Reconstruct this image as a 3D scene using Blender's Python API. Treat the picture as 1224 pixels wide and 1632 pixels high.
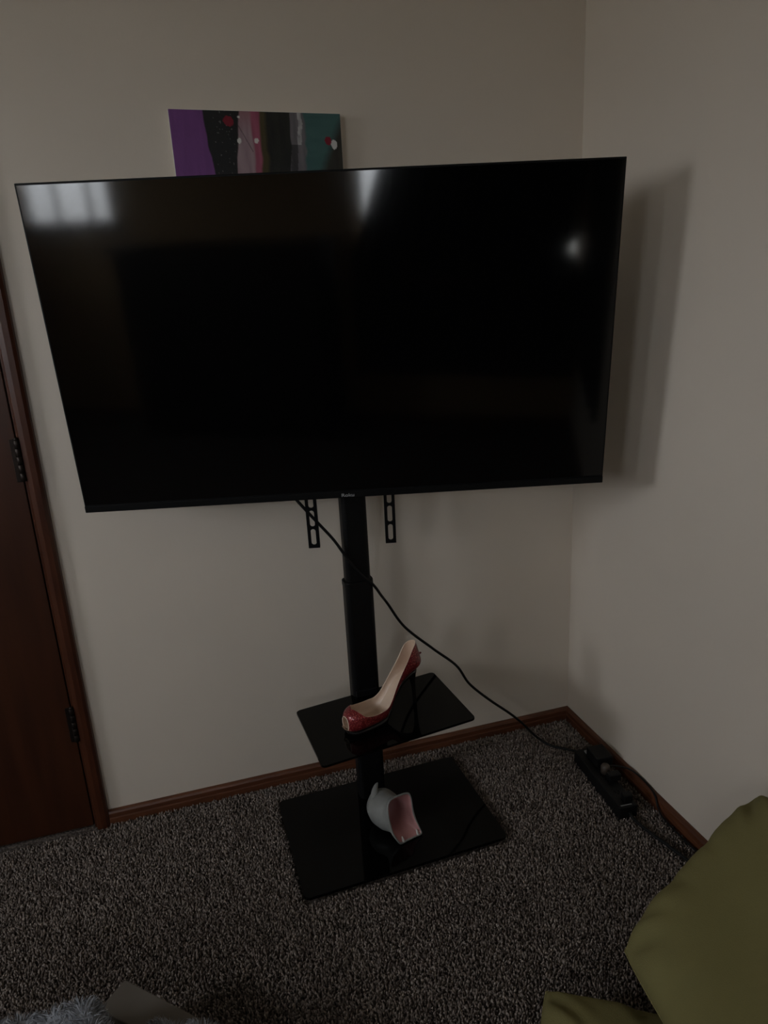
import bpy, bmesh, math, random
import numpy as np
from mathutils import Vector, Matrix

for o in list(bpy.data.objects):
    bpy.data.objects.remove(o)
SC = bpy.context.scene
COL = SC.collection
random.seed(4)
RNG = np.random.default_rng(4)

# ------------------------------------------------------------------ camera
cam_d = bpy.data.cameras.new('camera')
cam = bpy.data.objects.new('camera', cam_d)
COL.objects.link(cam)
CAM_LOC = Vector((-1.1098, -1.7752, 1.3316))
PITCH, YAW, ROLL, FPX = 0.2786, 0.2733, -0.0536, 1068.4
fw = Vector((math.sin(YAW) * math.cos(PITCH), math.cos(YAW) * math.cos(PITCH), -math.sin(PITCH)))
rt = Vector((math.cos(YAW), -math.sin(YAW), 0))
up = rt.cross(fw)
r2 = rt * math.cos(ROLL) + up * math.sin(ROLL)
u2 = -rt * math.sin(ROLL) + up * math.cos(ROLL)
cam.matrix_world = Matrix(((r2.x, u2.x, -fw.x, CAM_LOC.x), (r2.y, u2.y, -fw.y, CAM_LOC.y),
                           (r2.z, u2.z, -fw.z, CAM_LOC.z), (0, 0, 0, 1)))
cam_d.sensor_fit = 'VERTICAL'
cam_d.sensor_height = 24.0
cam_d.lens = FPX * 24.0 / 1632.0
cam_d.clip_start = 0.02
SC.camera = cam

# ------------------------------------------------------------------ daylight
world = bpy.data.worlds.new('overcast_sky')
SC.world = world
world.use_nodes = True
bg = world.node_tree.nodes['Background']
bg.inputs['Color'].default_value = (0.93, 0.97, 1.0, 1)
bg.inputs['Strength'].default_value = 20.3
# overcast sky above the horizon, darker ground below it
wn = world.node_tree
w_tc = wn.nodes.new('ShaderNodeTexCoord')
w_sp = wn.nodes.new('ShaderNodeSeparateXYZ')
w_rp = wn.nodes.new('ShaderNodeValToRGB')
w_mr = wn.nodes.new('ShaderNodeMapRange')
w_mr.inputs['From Min'].default_value = -0.25
w_mr.inputs['From Max'].default_value = 0.25
w_rp.color_ramp.elements[0].position = 0.30
w_rp.color_ramp.elements[0].color = (0.26, 0.265, 0.25, 1)
w_rp.color_ramp.elements[1].position = 0.75
w_rp.color_ramp.elements[1].color = (0.91, 0.965, 1.04, 1)
wn.links.new(w_tc.outputs['Generated'], w_sp.inputs[0])
wn.links.new(w_sp.outputs['Z'], w_mr.inputs['Value'])
wn.links.new(w_mr.outputs['Result'], w_rp.inputs['Fac'])
wn.links.new(w_rp.outputs['Color'], bg.inputs['Color'])


def portal(name, loc, rot, sx, sy):
    l = bpy.data.lights.new(name, 'AREA')
    l.shape = 'RECTANGLE'
    l.size, l.size_y = sx, sy
    l.cycles.is_portal = True
    o = bpy.data.objects.new(name, l)
    COL.objects.link(o)
    o.location = loc
    o.rotation_euler = rot
    return o


WX, RY, CEIL, FL = -4.1, -3.6, 2.44, -0.012          # left wall, rear wall, ceiling, floor
W1 = (-1.46, -0.81, 1.38, 2.08)                      # window in the left wall (y0, y1, z0, z1)
W4 = (-3.04, -2.64, 1.38, 2.12)                      # added unseen window, more light for the back wall
W2 = (-3.98, -3.26, 1.40, 2.28)                      # window in the rear wall (x0, x1, z0, z1)
W3 = (-1.50, -0.02, 1.00, 2.05)                      # curtained window in the rear wall
portal('daylight_portal', (WX - 0.13, (W1[0] + W1[1]) / 2, (W1[2] + W1[3]) / 2), (0, -math.pi / 2, 0), W1[3] - W1[2], W1[1] - W1[0])
portal('daylight_portal', (WX - 0.13, (W4[0] + W4[1]) / 2, (W4[2] + W4[3]) / 2), (0, -math.pi / 2, 0), W4[3] - W4[2], W4[1] - W4[0])
portal('daylight_portal', ((W2[0] + W2[1]) / 2, RY - 0.13, (W2[2] + W2[3]) / 2), (math.pi / 2, 0, 0), W2[1] - W2[0], W2[3] - W2[2])
portal('daylight_portal', ((W3[0] + W3[1]) / 2, RY - 0.13, (W3[2] + W3[3]) / 2), (math.pi / 2, 0, 0), W3[1] - W3[0], W3[3] - W3[2])
SC.view_settings.view_transform = 'Standard'
SC.view_settings.look = 'None'
SC.view_settings.gamma = 1
SC.view_settings.use_curve_mapping = False
SC.view_settings.exposure = 0.0


# ------------------------------------------------------------------ materials
def mat(name, col, rough=0.6, spec=0.5, metal=0.0, coat=0.0):
    m = bpy.data.materials.new(name)
    m.use_nodes = True
    b = m.node_tree.nodes['Principled BSDF']
    b.inputs['Base Color'].default_value = (*col, 1)
    b.inputs['Roughness'].default_value = rough
    b.inputs['Specular IOR Level'].default_value = spec
    b.inputs['Metallic'].default_value = metal
    b.inputs['Coat Weight'].default_value = coat
    b.inputs['Coat Roughness'].default_value = 0.05
    return m


def nd(m, t):
    return m.node_tree.nodes.new(t)


def ln(m, a, b):
    m.node_tree.links.new(a, b)


def bsdf(m):
    return m.node_tree.nodes['Principled BSDF']


def noise_mat(name, c0, c1, scale, rough=0.6, spec=0.4, bump=0.0, bscale=None, stretch=(1, 1, 1), detail=4.0, coat=0.0, lo=0.35, hi=0.65):
    m = mat(name, c0, rough, spec, coat=coat)
    tc = nd(m, 'ShaderNodeTexCoord')
    mp = nd(m, 'ShaderNodeMapping')
    mp.inputs['Scale'].default_value = stretch
    ln(m, tc.outputs['Object'], mp.inputs['Vector'])
    n = nd(m, 'ShaderNodeTexNoise')
    n.inputs['Scale'].default_value = scale
    n.inputs['Detail'].default_value = detail
    ln(m, mp.outputs['Vector'], n.inputs['Vector'])
    r = nd(m, 'ShaderNodeValToRGB')
    r.color_ramp.elements[0].position = lo
    r.color_ramp.elements[1].position = hi
    r.color_ramp.elements[0].color = (*c0, 1)
    r.color_ramp.elements[1].color = (*c1, 1)
    ln(m, n.outputs['Fac'], r.inputs['Fac'])
    ln(m, r.outputs['Color'], bsdf(m).inputs['Base Color'])
    if bump:
        n2 = nd(m, 'ShaderNodeTexNoise')
        n2.inputs['Scale'].default_value = bscale or scale
        n2.inputs['Detail'].default_value = 3
        ln(m, mp.outputs['Vector'], n2.inputs['Vector'])
        bp = nd(m, 'ShaderNodeBump')
        bp.inputs['Strength'].default_value = bump
        bp.inputs['Distance'].default_value = 0.004
        ln(m, n2.outputs['Fac'], bp.inputs['Height'])
        ln(m, bp.outputs['Normal'], bsdf(m).inputs['Normal'])
    return m


def island_mat(name, c0, c1, c2, rough=0.95):
    m = mat(name, c0, rough, 0.15)
    g = nd(m, 'ShaderNodeNewGeometry')
    r = nd(m, 'ShaderNodeValToRGB')
    r.color_ramp.elements[0].position = 0.0
    r.color_ramp.elements[0].color = (*c0, 1)
    r.color_ramp.elements[1].position = 1.0
    r.color_ramp.elements[1].color = (*c2, 1)
    e = r.color_ramp.elements.new(0.5)
    e.color = (*c1, 1)
    ln(m, g.outputs['Random Per Island'], r.inputs['Fac'])
    ln(m, r.outputs['Color'], bsdf(m).inputs['Base Color'])
    return m


WALL_C = (0.735, 0.655, 0.555)
M_WALL = noise_mat('wall_paint', WALL_C, tuple(c * 0.97 for c in WALL_C), 2.5, 0.75, 0.25, 0.05, 160)
M_TAN = noise_mat('tan_wall_paint', (0.60, 0.42, 0.24), (0.58, 0.40, 0.225), 2.5, 0.75, 0.25, 0.05, 160)
M_CEIL = noise_mat('ceiling_paint', (0.78, 0.77, 0.74), (0.74, 0.73, 0.70), 6, 0.9, 0.2, 0.2, 120)
M_WOOD = noise_mat('stained_trim_wood', (0.085, 0.028, 0.012), (0.135, 0.047, 0.020), 9, 0.38, 0.5, 0.04, 60, (1, 8, 8))
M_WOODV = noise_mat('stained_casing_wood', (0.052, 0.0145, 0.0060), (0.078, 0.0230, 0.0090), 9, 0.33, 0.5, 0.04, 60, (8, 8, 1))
M_DOOR = noise_mat('stained_door_wood', (0.036, 0.0100, 0.0032), (0.052, 0.0150, 0.0050), 5, 0.36, 0.5, 0.02, 60, (7, 7, 0.6))
M_HINGE = mat('dark_bronze_hinge', (0.03, 0.022, 0.018), 0.4, 0.5, 0.8)
M_SCREEN = mat('television_screen_glass', (0.0015, 0.0015, 0.0017), 0.07, 0.42)
M_BEZEL = noise_mat('television_black_plastic', (0.004, 0.004, 0.0042), (0.005, 0.005, 0.005), 80, 0.5, 0.15)
M_LOGO = mat('printed_grey_lettering', (0.35, 0.35, 0.35), 0.5)
M_STEEL = noise_mat('black_powder_coat', (0.0035, 0.0035, 0.004), (0.005, 0.005, 0.0055), 120, 0.45, 0.2, 0.02, 400)
M_GLASS = mat('black_tempered_glass', (0.0015, 0.0015, 0.0015), 0.05, 0.16)
M_CABLE = mat('black_cable_jacket', (0.005, 0.005, 0.005), 0.5, 0.25)
M_STRIP = noise_mat('black_power_strip_plastic', (0.005, 0.005, 0.0055), (0.007, 0.007, 0.007), 60, 0.5, 0.25)
M_GREYP = mat('grey_switch_and_glint', (0.25, 0.25, 0.25), 0.5)
M_BROWNP = mat('brown_plug_plastic', (0.06, 0.045, 0.035), 0.5)
M_BEIGE = noise_mat('cream_glazed_lining', (0.70, 0.52, 0.39), (0.74, 0.57, 0.44), 25, 0.35, 0.5)
M_BLACKG = mat('black_glazed_sole', (0.006, 0.005, 0.005), 0.25, 0.5)
M_GREYC = noise_mat('grey_white_ceramic_glaze', (0.215, 0.219, 0.207), (0.275, 0.28, 0.265), 22, 0.4, 0.5)
M_PINKC = noise_mat('pink_ceramic_glaze', (0.50, 0.24, 0.235), (0.56, 0.29, 0.28), 18, 0.35, 0.5)
M_TOOTH = mat('white_tooth_glaze', (0.62, 0.60, 0.57), 0.3)
M_OLIVE = noise_mat('olive_cotton_weave', (0.188, 0.166, 0.066), (0.215, 0.19, 0.078), 4, 0.95, 0.1, 0.25, 500)
M_TAUPE = noise_mat('taupe_box_board', (0.16, 0.14, 0.115), (0.18, 0.155, 0.13), 8, 0.7, 0.3)
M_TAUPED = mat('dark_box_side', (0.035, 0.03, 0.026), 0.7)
M_CARPET = noise_mat('carpet_backing', (0.07, 0.055, 0.047), (0.19, 0.16, 0.14), 170, 1.0, 0.05, 0.5, 170, detail=2, lo=0.42, hi=0.6)
M_PILE = island_mat('carpet_yarn', (0.095, 0.073, 0.062), (0.25, 0.205, 0.178), (0.44, 0.375, 0.33))
M_BLANKET = noise_mat('grey_blanket_backing', (0.25, 0.26, 0.28), (0.30, 0.31, 0.33), 30, 1.0, 0.1)
M_FUR = island_mat('grey_blanket_fibre', (0.24, 0.25, 0.27), (0.34, 0.35, 0.375), (0.44, 0.45, 0.48))
M_WHITEP = mat('white_window_paint', (0.75, 0.75, 0.73), 0.5)
M_CURTAIN = noise_mat('dark_curtain_cloth', (0.012, 0.011, 0.011), (0.018, 0.016, 0.015), 30, 0.95, 0.1)
M_DRESSER = noise_mat('dark_dresser_wood', (0.012, 0.008, 0.006), (0.022, 0.014, 0.01), 6, 0.5, 0.4, stretch=(1, 8, 8))
M_SLAT = mat('white_blind_slat', (0.7, 0.7, 0.72), 0.5)

M_PANE = bpy.data.materials.new('window_pane_glass')
M_PANE.use_nodes = True
nt = M_PANE.node_tree
nt.nodes.remove(nt.nodes['Principled BSDF'])
_t = nt.nodes.new('ShaderNodeBsdfTransparent')
_g = nt.nodes.new('ShaderNodeBsdfGlossy')
_g.inputs['Roughness'].default_value = 0.02
_x = nt.nodes.new('ShaderNodeMixShader')
_x.inputs[0].default_value = 0.06
nt.links.new(_t.outputs[0], _x.inputs[1])
nt.links.new(_g.outputs[0], _x.inputs[2])
nt.links.new(_x.outputs[0], nt.nodes['Material Output'].inputs['Surface'])

# red glitter: tiny voronoi flakes with their own tilt, glints painted as pale flakes
M_RED = mat('red_glitter_glaze', (0.17, 0.008, 0.012), 0.3, 0.5, coat=0.35)
_tc = nd(M_RED, 'ShaderNodeTexCoord')
_v = nd(M_RED, 'ShaderNodeTexVoronoi')
_v.inputs['Scale'].default_value = 620
ln(M_RED, _tc.outputs['Object'], _v.inputs['Vector'])
_r = nd(M_RED, 'ShaderNodeValToRGB')
_r.color_ramp.elements[0].color = (0.10, 0.003, 0.007, 1)
_r.color_ramp.elements[1].color = (0.75, 0.20, 0.17, 1)
_r.color_ramp.elements.new(0.82).color = (0.27, 0.016, 0.02, 1)
_s = nd(M_RED, 'ShaderNodeSeparateColor')
ln(M_RED, _v.outputs['Color'], _s.inputs['Color'])
ln(M_RED, _s.outputs[0], _r.inputs['Fac'])
ln(M_RED, _r.outputs['Color'], bsdf(M_RED).inputs['Base Color'])
_b = nd(M_RED, 'ShaderNodeBump')
_b.inputs['Strength'].default_value = 0.55
_b.inputs['Distance'].default_value = 0.0015
ln(M_RED, _s.outputs[1], _b.inputs['Height'])
ln(M_RED, _b.outputs['Normal'], bsdf(M_RED).inputs['Normal'])
bsdf(M_RED).inputs['Metallic'].default_value = 0.25

M_PAINT = mat('acrylic_paint', (0.1, 0.1, 0.1), 0.5, 0.4)
_a = nd(M_PAINT, 'ShaderNodeAttribute')
_a.attribute_name = 'paint'
ln(M_PAINT, _a.outputs['Color'], bsdf(M_PAINT).inputs['Base Color'])
_n = nd(M_PAINT, 'ShaderNodeTexNoise')
_n.inputs['Scale'].default_value = 90
_b = nd(M_PAINT, 'ShaderNodeBump')
_b.inputs['Strength'].default_value = 0.25
_b.inputs['Distance'].default_value = 0.002
ln(M_PAINT, _n.outputs['Fac'], _b.inputs['Height'])
ln(M_PAINT, _b.outputs['Normal'], bsdf(M_PAINT).inputs['Normal'])
M_CANVAS = noise_mat('primed_canvas_edge', (0.68, 0.66, 0.62), (0.74, 0.72, 0.68), 60, 0.9, 0.1)


# ------------------------------------------------------------------ helpers
def link(name, me, m, parent=None, smooth=False):
    o = bpy.data.objects.new(name, me)
    COL.objects.link(o)
    if m is not None:
        me.materials.append(m)
    if parent is not None:
        o.parent = parent
    if smooth:
        for p in me.polygons:
            p.use_smooth = True
    return o


def off(parent):
    """world offset of a parent chain that only translates"""
    v = Vector((0, 0, 0))
    while parent is not None:
        v += parent.location
        parent = parent.parent
    return v


def mesh(name, verts, faces, m, parent=None, smooth=False):
    """verts are world positions; stored relative to the parent's place"""
    d = off(parent)
    me = bpy.data.meshes.new(name)
    me.from_pydata([tuple(Vector(v) - d) for v in verts], [], faces)
    me.update()
    return link(name, me, m, parent, smooth)


def from_bm(name, bm, m, parent=None, smooth=False):
    d = off(parent)
    bmesh.ops.translate(bm, vec=-d, verts=bm.verts)
    bmesh.ops.recalc_face_normals(bm, faces=bm.faces)
    me = bpy.data.meshes.new(name)
    bm.to_mesh(me)
    bm.free()
    return link(name, me, m, parent, smooth)


def thing(name, label, cat, loc, group=None):
    o = bpy.data.objects.new(name, None)
    o.empty_display_size = 0.05
    COL.objects.link(o)
    o.location = loc
    o['label'] = label
    o['category'] = cat
    if group:
        o['group'] = group
    return o


def struct(o, label=None):
    o['kind'] = 'structure'
    if label:
        o['label'] = label
    return o


def add_box(bm, c, ex, ey, ez, h, bev=0.0, seg=2):
    """oriented box: centre, three axes, half sizes"""
    c, ex, ey, ez = Vector(c), Vector(ex), Vector(ey), Vector(ez)
    vs = []
    for sx in (-1, 1):
        for sy in (-1, 1):
            for sz in (-1, 1):
                vs.append(bm.verts.new(c + ex * sx * h[0] + ey * sy * h[1] + ez * sz * h[2]))
    fs = [(0, 1, 3, 2), (4, 6, 7, 5), (0, 4, 5, 1), (2, 3, 7, 6), (0, 2, 6, 4), (1, 5, 7, 3)]
    fl = [bm.faces.new([vs[i] for i in f]) for f in fs]
    if bev:
        es = list({e for f in fl for e in f.edges})
        bmesh.ops.bevel(bm, geom=es, offset=bev, segments=seg, affect='EDGES', profile=0.5)


X, Y, Z = Vector((1, 0, 0)), Vector((0, 1, 0)), Vector((0, 0, 1))


def box(name, lo, hi, m, parent=None, bev=0.0, seg=2):
    bm = bmesh.new()
    lo, hi = Vector(lo), Vector(hi)
    add_box(bm, (lo + hi) / 2, X, Y, Z, (hi - lo) / 2, bev, seg)
    return from_bm(name, bm, m, parent)


def boxes(name, lst, m, parent=None):
    bm = bmesh.new()
    for lo, hi in lst:
        lo, hi = Vector(lo), Vector(hi)
        add_box(bm, (lo + hi) / 2, X, Y, Z, (hi - lo) / 2)
    return from_bm(name, bm, m, parent)


def obox(name, c, ex, ey, ez, h, m, parent=None, bev=0.0, seg=2):
    bm = bmesh.new()
    add_box(bm, c, ex, ey, ez, h, bev, seg)
    return from_bm(name, bm, m, parent)


def prism(name, ring, axis, m, parent=None, bev=0.0):
    """closed ring of points extruded along a vector"""
    bm = bmesh.new()
    a = [bm.verts.new(Vector(p)) for p in ring]
    b = [bm.verts.new(Vector(p) + Vector(axis)) for p in ring]
    n = len(ring)
    f0 = bm.faces.new(a)
    f1 = bm.faces.new(b[::-1])
    for i in range(n):
        bm.faces.new((a[i], b[i], b[(i + 1) % n], a[(i + 1) % n]))
    if bev:
        es = list({e for f in (f0, f1) for e in f.edges})
        bmesh.ops.bevel(bm, geom=es, offset=bev, segments=2, affect='EDGES', profile=0.5)
    return from_bm(name, bm, m, parent)


def round_rect(w, h, r, n=6):
    pts = []
    for cx, cy, a0 in ((w / 2 - r, h / 2 - r, 0), (-w / 2 + r, h / 2 - r, 90), (-w / 2 + r, -h / 2 + r, 180), (w / 2 - r, -h / 2 + r, 270)):
        for k in range(n + 1):
            a = math.radians(a0 + 90 * k / n)
            pts.append((cx + r * math.cos(a), cy + r * math.sin(a)))
    return pts


def catmull(pts, per=10):
    P = [Vector(p) for p in pts]
    P = [P[0] * 2 - P[1]] + P + [P[-1] * 2 - P[-2]]
    out = []
    for i in range(1, len(P) - 2):
        for k in range(per):
            t = k / per
            a, b, c, d = P[i - 1], P[i], P[i + 1], P[i + 2]
            out.append(0.5 * ((2 * b) + (c - a) * t + (2 * a - 5 * b + 4 * c - d) * t * t + (3 * b - a - 3 * c + d) * t ** 3))
    out.append(P[-2])
    return out


def tube(name, pts, rad, m, parent=None, per=10, n=8, smooth_path=True):
    path = catmull(pts, per) if smooth_path else [Vector(p) for p in pts]
    verts, faces = [], []
    prev = Vector((0.3, 0.5, 0.8))
    N = len(path)
    for i, p in enumerate(path):
        t = (path[min(i + 1, N - 1)] - path[max(i - 1, 0)]).normalized()
        a = (prev - t * prev.dot(t)).normalized()
        prev = a
        b = t.cross(a)
        r = rad(i / (N - 1)) if callable(rad) else rad
        for k in range(n):
            an = 2 * math.pi * k / n
            verts.append(p + a * math.cos(an) * r + b * math.sin(an) * r)
    for i in range(N - 1):
        for k in range(n):
            faces.append((i * n + k, i * n + (k + 1) % n, (i + 1) * n + (k + 1) % n, (i + 1) * n + k))
    faces.append(tuple(range(n))[::-1])
    faces.append(tuple((N - 1) * n + k for k in range(n)))
    return mesh(name, verts, faces, m, parent, True)


def loft(rings, cap0=True, cap1=True):
    verts = [v for r in rings for v in r]
    n = len(rings[0])
    faces = []
    for i in range(len(rings) - 1):
        for k in range(n):
            faces.append((i * n + k, i * n + (k + 1) % n, (i + 1) * n + (k + 1) % n, (i + 1) * n + k))
    if cap0:
        faces.append(tuple(range(n))[::-1])
    if cap1:
        faces.append(tuple((len(rings) - 1) * n + k for k in range(n)))
    return verts, faces


# ------------------------------------------------------------------ the room
T = 0.12
DX0, DX1, DZ1 = -2.279, -1.507, 2.035                 # door opening in the back wall
fl = struct(box('floor', (WX, RY, FL - 0.1), (0, 0, FL), M_CARPET), 'dark brown and grey speckled carpet over the whole room')
struct(box('ceiling', (WX, RY, CEIL), (0, 0, CEIL + 0.1), M_CEIL), 'plain white ceiling')
struct(boxes('wall_back', [((WX, 0, FL), (DX0, T, CEIL)), ((DX1, 0, FL), (0, T, CEIL)), ((DX0, 0, DZ1), (DX1, T, CEIL))], M_WALL), 'cream painted wall behind the television')
struct(box('wall_right', (0, RY - T, FL), (T, T, CEIL), M_WALL), 'cream painted wall to the right of the corner')
struct(boxes('wall_left', [((WX - T, RY - T, FL), (WX, W4[0], CEIL)), ((WX - T, W4[1], FL), (WX, W1[0], CEIL)), ((WX - T, W1[1], FL), (WX, T, CEIL)),
                           ((WX - T, W1[0], FL), (WX, W1[1], W1[2])), ((WX - T, W1[0], W1[3]), (WX, W1[1], CEIL)),
                           ((WX - T, W4[0], FL), (WX, W4[1], W4[2])), ((WX - T, W4[0], W4[3]), (WX, W4[1], CEIL))], M_WALL), 'cream wall with one bright window and one added for light')
struct(boxes('wall_rear', [((WX, RY - T, FL), (W2[0], RY, CEIL)), ((W2[1], RY - T, FL), (W3[0], RY, CEIL)), ((W3[1], RY - T, FL), (0, RY, CEIL)),
                           ((W2[0], RY - T, FL), (W2[1], RY, W2[2])), ((W2[0], RY - T, W2[3]), (W2[1], RY, CEIL)),
                           ((W3[0], RY - T, FL), (W3[1], RY, W3[2])), ((W3[0], RY - T, W3[3]), (W3[1], RY, CEIL))], M_TAN), 'tan wall opposite the television')


# carpet pile: twisted yarn tufts, every one a small bent cone
def tufts(base, height, width, lean, name, m, parent):
    n = len(base)
    ang = RNG.uniform(0, 2 * np.pi, n)
    la = RNG.uniform(0, 2 * np.pi, n)
    lm = lean * np.sqrt(RNG.uniform(0.05, 1, n))
    h = height * RNG.uniform(0.75, 1.2, n)
    w = width * RNG.uniform(0.75, 1.25, n)
    lx, ly = np.cos(la) * lm, np.sin(la) * lm
    v = np.zeros((n, 7, 3), np.float32)
    for k in range(3):
        a = ang + k * 2 * np.pi / 3
        v[:, k, 0] = base[:, 0] + np.cos(a) * w * 0.7
        v[:, k, 1] = base[:, 1] + np.sin(a) * w * 0.7
        v[:, k, 2] = base[:, 2]
        a2 = a + 0.9
        v[:, 3 + k, 0] = base[:, 0] + lx * 0.5 + np.cos(a2) * w
        v[:, 3 + k, 1] = base[:, 1] + ly * 0.5 + np.sin(a2) * w
        v[:, 3 + k, 2] = base[:, 2] + h * 0.62
    v[:, 6, 0] = base[:, 0] + lx
    v[:, 6, 1] = base[:, 1] + ly
    v[:, 6, 2] = base[:, 2] + h
    f = []
    for k in range(3):
        j = (k + 1) % 3
        f += [(k, j, 3 + j), (k, 3 + j, 3 + k), (3 + k, 3 + j, 6)]
    f = np.array(f, np.int32)
    F = (f[None] + (np.arange(n, dtype=np.int32) * 7)[:, None, None]).reshape(-1)
    d = off(parent)
    v -= np.array(d, np.float32)
    me = bpy.data.meshes.new(name)
    me.vertices.add(n * 7)
    me.vertices.foreach_set('co', v.reshape(-1))
    nf = n * 9
    me.loops.add(nf * 3)
    me.loops.foreach_set('vertex_index', F)
    me.polygons.add(nf)
    me.polygons.foreach_set('loop_start', np.arange(nf, dtype=np.int32) * 3)
    me.polygons.foreach_set('use_smooth', np.ones(nf, bool))
    me.update(calc_edges=True)
    o = link(name, me, m, parent)
    o['kind'] = 'stuff'
    return o


BASE_C, BASE_YAW, BASE_W, BASE_D = Vector((-0.7265, -0.278, 0.012)), -0.0373, 0.545, 0.364
SP = 0.0049
gx, gy = np.meshgrid(np.arange(-2.15, -0.017, SP), np.arange(-1.55, -0.015, SP))
b = np.stack([gx.ravel(), gy.ravel()], 1)
b += RNG.uniform(-0.5, 0.5, b.shape) * SP * 1.1
ex = np.array([math.cos(BASE_YAW), -math.sin(BASE_YAW)])
ey = np.array([math.sin(BASE_YAW), math.cos(BASE_YAW)])
rel = b - np.array(BASE_C[:2])
keep = ~((abs(rel @ ex) < BASE_W / 2 + 0.001) & (abs(rel @ ey) < BASE_D / 2 + 0.001))
keep &= ~((b[:, 0] < DX1 + 0.038) & (b[:, 1] > -0.026))
b = b[keep]
base3 = np.concatenate([b, np.full((len(b), 1), FL)], 1)
tufts(base3, 0.0120, 0.0029, 0.0055, 'carpet_pile', M_PILE, fl)


# baseboards (stepped, with a rounded top) and shoe moulding
def board_profile():
    return [(0, FL), (0.014, FL), (0.014, 0.012), (0.0125, 0.016), (0.0125, 0.028), (0.009, 0.0335), (0.004, 0.036), (0, 0.036)]


prof = board_profile()
o = prism('baseboard_back', [(DX1 + 0.036, -p[0], p[1]) for p in prof], (-DX1 - 0.036, 0, 0), M_WOOD)
struct(o, 'dark stained wooden baseboard below the back wall')
o = prism('baseboard_right', [(-p[0], 0, p[1]) for p in prof], (0, RY, 0), M_WOOD)
struct(o, 'dark stained wooden baseboard along the right wall')
o.data.materials[0] = noise_mat('stained_trim_wood_side', (0.085, 0.028, 0.012), (0.135, 0.047, 0.020), 9, 0.38, 0.5, 0.04, 60, (8, 1, 8))
o = prism('baseboard_left', [(WX + p[0], 0, p[1]) for p in prof], (0, RY, 0), M_WOOD)
struct(o, 'dark stained wooden baseboard along the window wall')
o = prism('baseboard_rear', [(WX + 0.014, RY + p[0], p[1]) for p in prof], (-WX - 0.028, 0, 0), M_WOOD)
struct(o, 'dark stained wooden baseboard below the rear wall')

# door with casing, slab and hinges
door = bpy.data.objects.new('door_1', None)
COL.objects.link(door)
door.location = ((DX0 + DX1) / 2, 0, FL)
struct(door, 'dark reddish brown flush wooden door with bronze hinges')
cp = [(0.0, 0), (0.0, -0.010), (0.003, -0.014), (0.014, -0.0175), (0.027, -0.0170), (0.034, -0.012), (0.0355, 0.0)]
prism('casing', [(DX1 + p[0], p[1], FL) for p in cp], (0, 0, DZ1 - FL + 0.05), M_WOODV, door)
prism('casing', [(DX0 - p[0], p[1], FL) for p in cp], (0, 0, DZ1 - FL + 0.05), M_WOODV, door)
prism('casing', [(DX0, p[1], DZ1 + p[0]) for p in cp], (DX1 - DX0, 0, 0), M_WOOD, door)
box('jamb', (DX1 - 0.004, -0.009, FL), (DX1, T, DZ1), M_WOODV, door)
slab = box('slab', (DX0 + 0.003, -0.0075, 0.002), (DX1 - 0.0075, 0.028, DZ1 - 0.004), M_DOOR, door, 0.0015)
box('threshold', (DX0, -0.012, FL), (DX1, T, FL + 0.006), M_CARPET, door)
box('backing_panel', (DX0, T - 0.01, FL), (DX1, T, DZ1), M_DOOR, door)
for zc in (0.328, 1.053, 1.80):
    hg = box('hinge', (DX1 - 0.021, -0.0105, zc - 0.052), (DX1 + 0.0045, -0.006, zc + 0.052), M_HINGE, door, 0.001)
    for k in range(5):
        z0 = zc - 0.050 + k * 0.020
        rings = []
        for zz, rr in ((z0 + 0.0002, 0.0060), (z0 + 0.0006, 0.0064), (z0 + 0.0194, 0.0064), (z0 + 0.0198, 0.0060)):
            rings.append([(DX1 - 0.005 + rr * math.cos(2 * math.pi * q / 12), -0.0135 + rr * math.sin(2 * math.pi * q / 12), zz) for q in range(12)])
        v, f = loft(rings)
        mesh('hinge_knuckle', v, f, M_HINGE, hg, True)
    rings = [[(DX1 - 0.005 + r_ * math.cos(2 * math.pi * q / 10), -0.0135 + r_ * math.sin(2 * math.pi * q / 10), zc + z_) for q in range(10)]
             for z_, r_ in ((0.0495, 0.0045), (0.052, 0.0055), (0.055, 0.0045), (0.057, 0.002))]
    v, f = loft(rings)
    mesh('hinge_pin', v, f, M_HINGE, hg, True)


# windows
def window(name, c, u, n, w, h, label, mull=()):
    """c centre in the wall's inner face, u horizontal axis, n pointing into the room"""
    c, u, n = Vector(c), Vector(u), Vector(n)
    e = bpy.data.objects.new(name, None)
    COL.objects.link(e)
    e.location = c - n * 0.06 - Z * h / 2
    struct(e, label)
    bm = bmesh.new()
    for s in (-1, 1):
        add_box(bm, c - n * 0.06 + u * s * (w / 2 - 0.02), u, n, Z, (0.02, 0.03, h / 2))
        add_box(bm, c - n * 0.06 + Z * s * (h / 2 - 0.02), u, n, Z, (w / 2 - 0.04, 0.03, 0.02))
    from_bm('window_frame', bm, M_WHITEP, e)
    for mx in mull:
        obox('mullion', c - n * 0.06 + u * mx, u, n, Z, (0.018, 0.02, h / 2 - 0.04), M_WHITEP, e)
    obox('pane', c - n * 0.07, u, n, Z, (w / 2 - 0.04, 0.002, h / 2 - 0.04), M_PANE, e)
    obox('window_sill', c + n * 0.02 - Z * (h / 2 + 0.012), u, n, Z, (w / 2 + 0.05, 0.04, 0.012), M_WOOD, e, 0.004)
    return e


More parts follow.
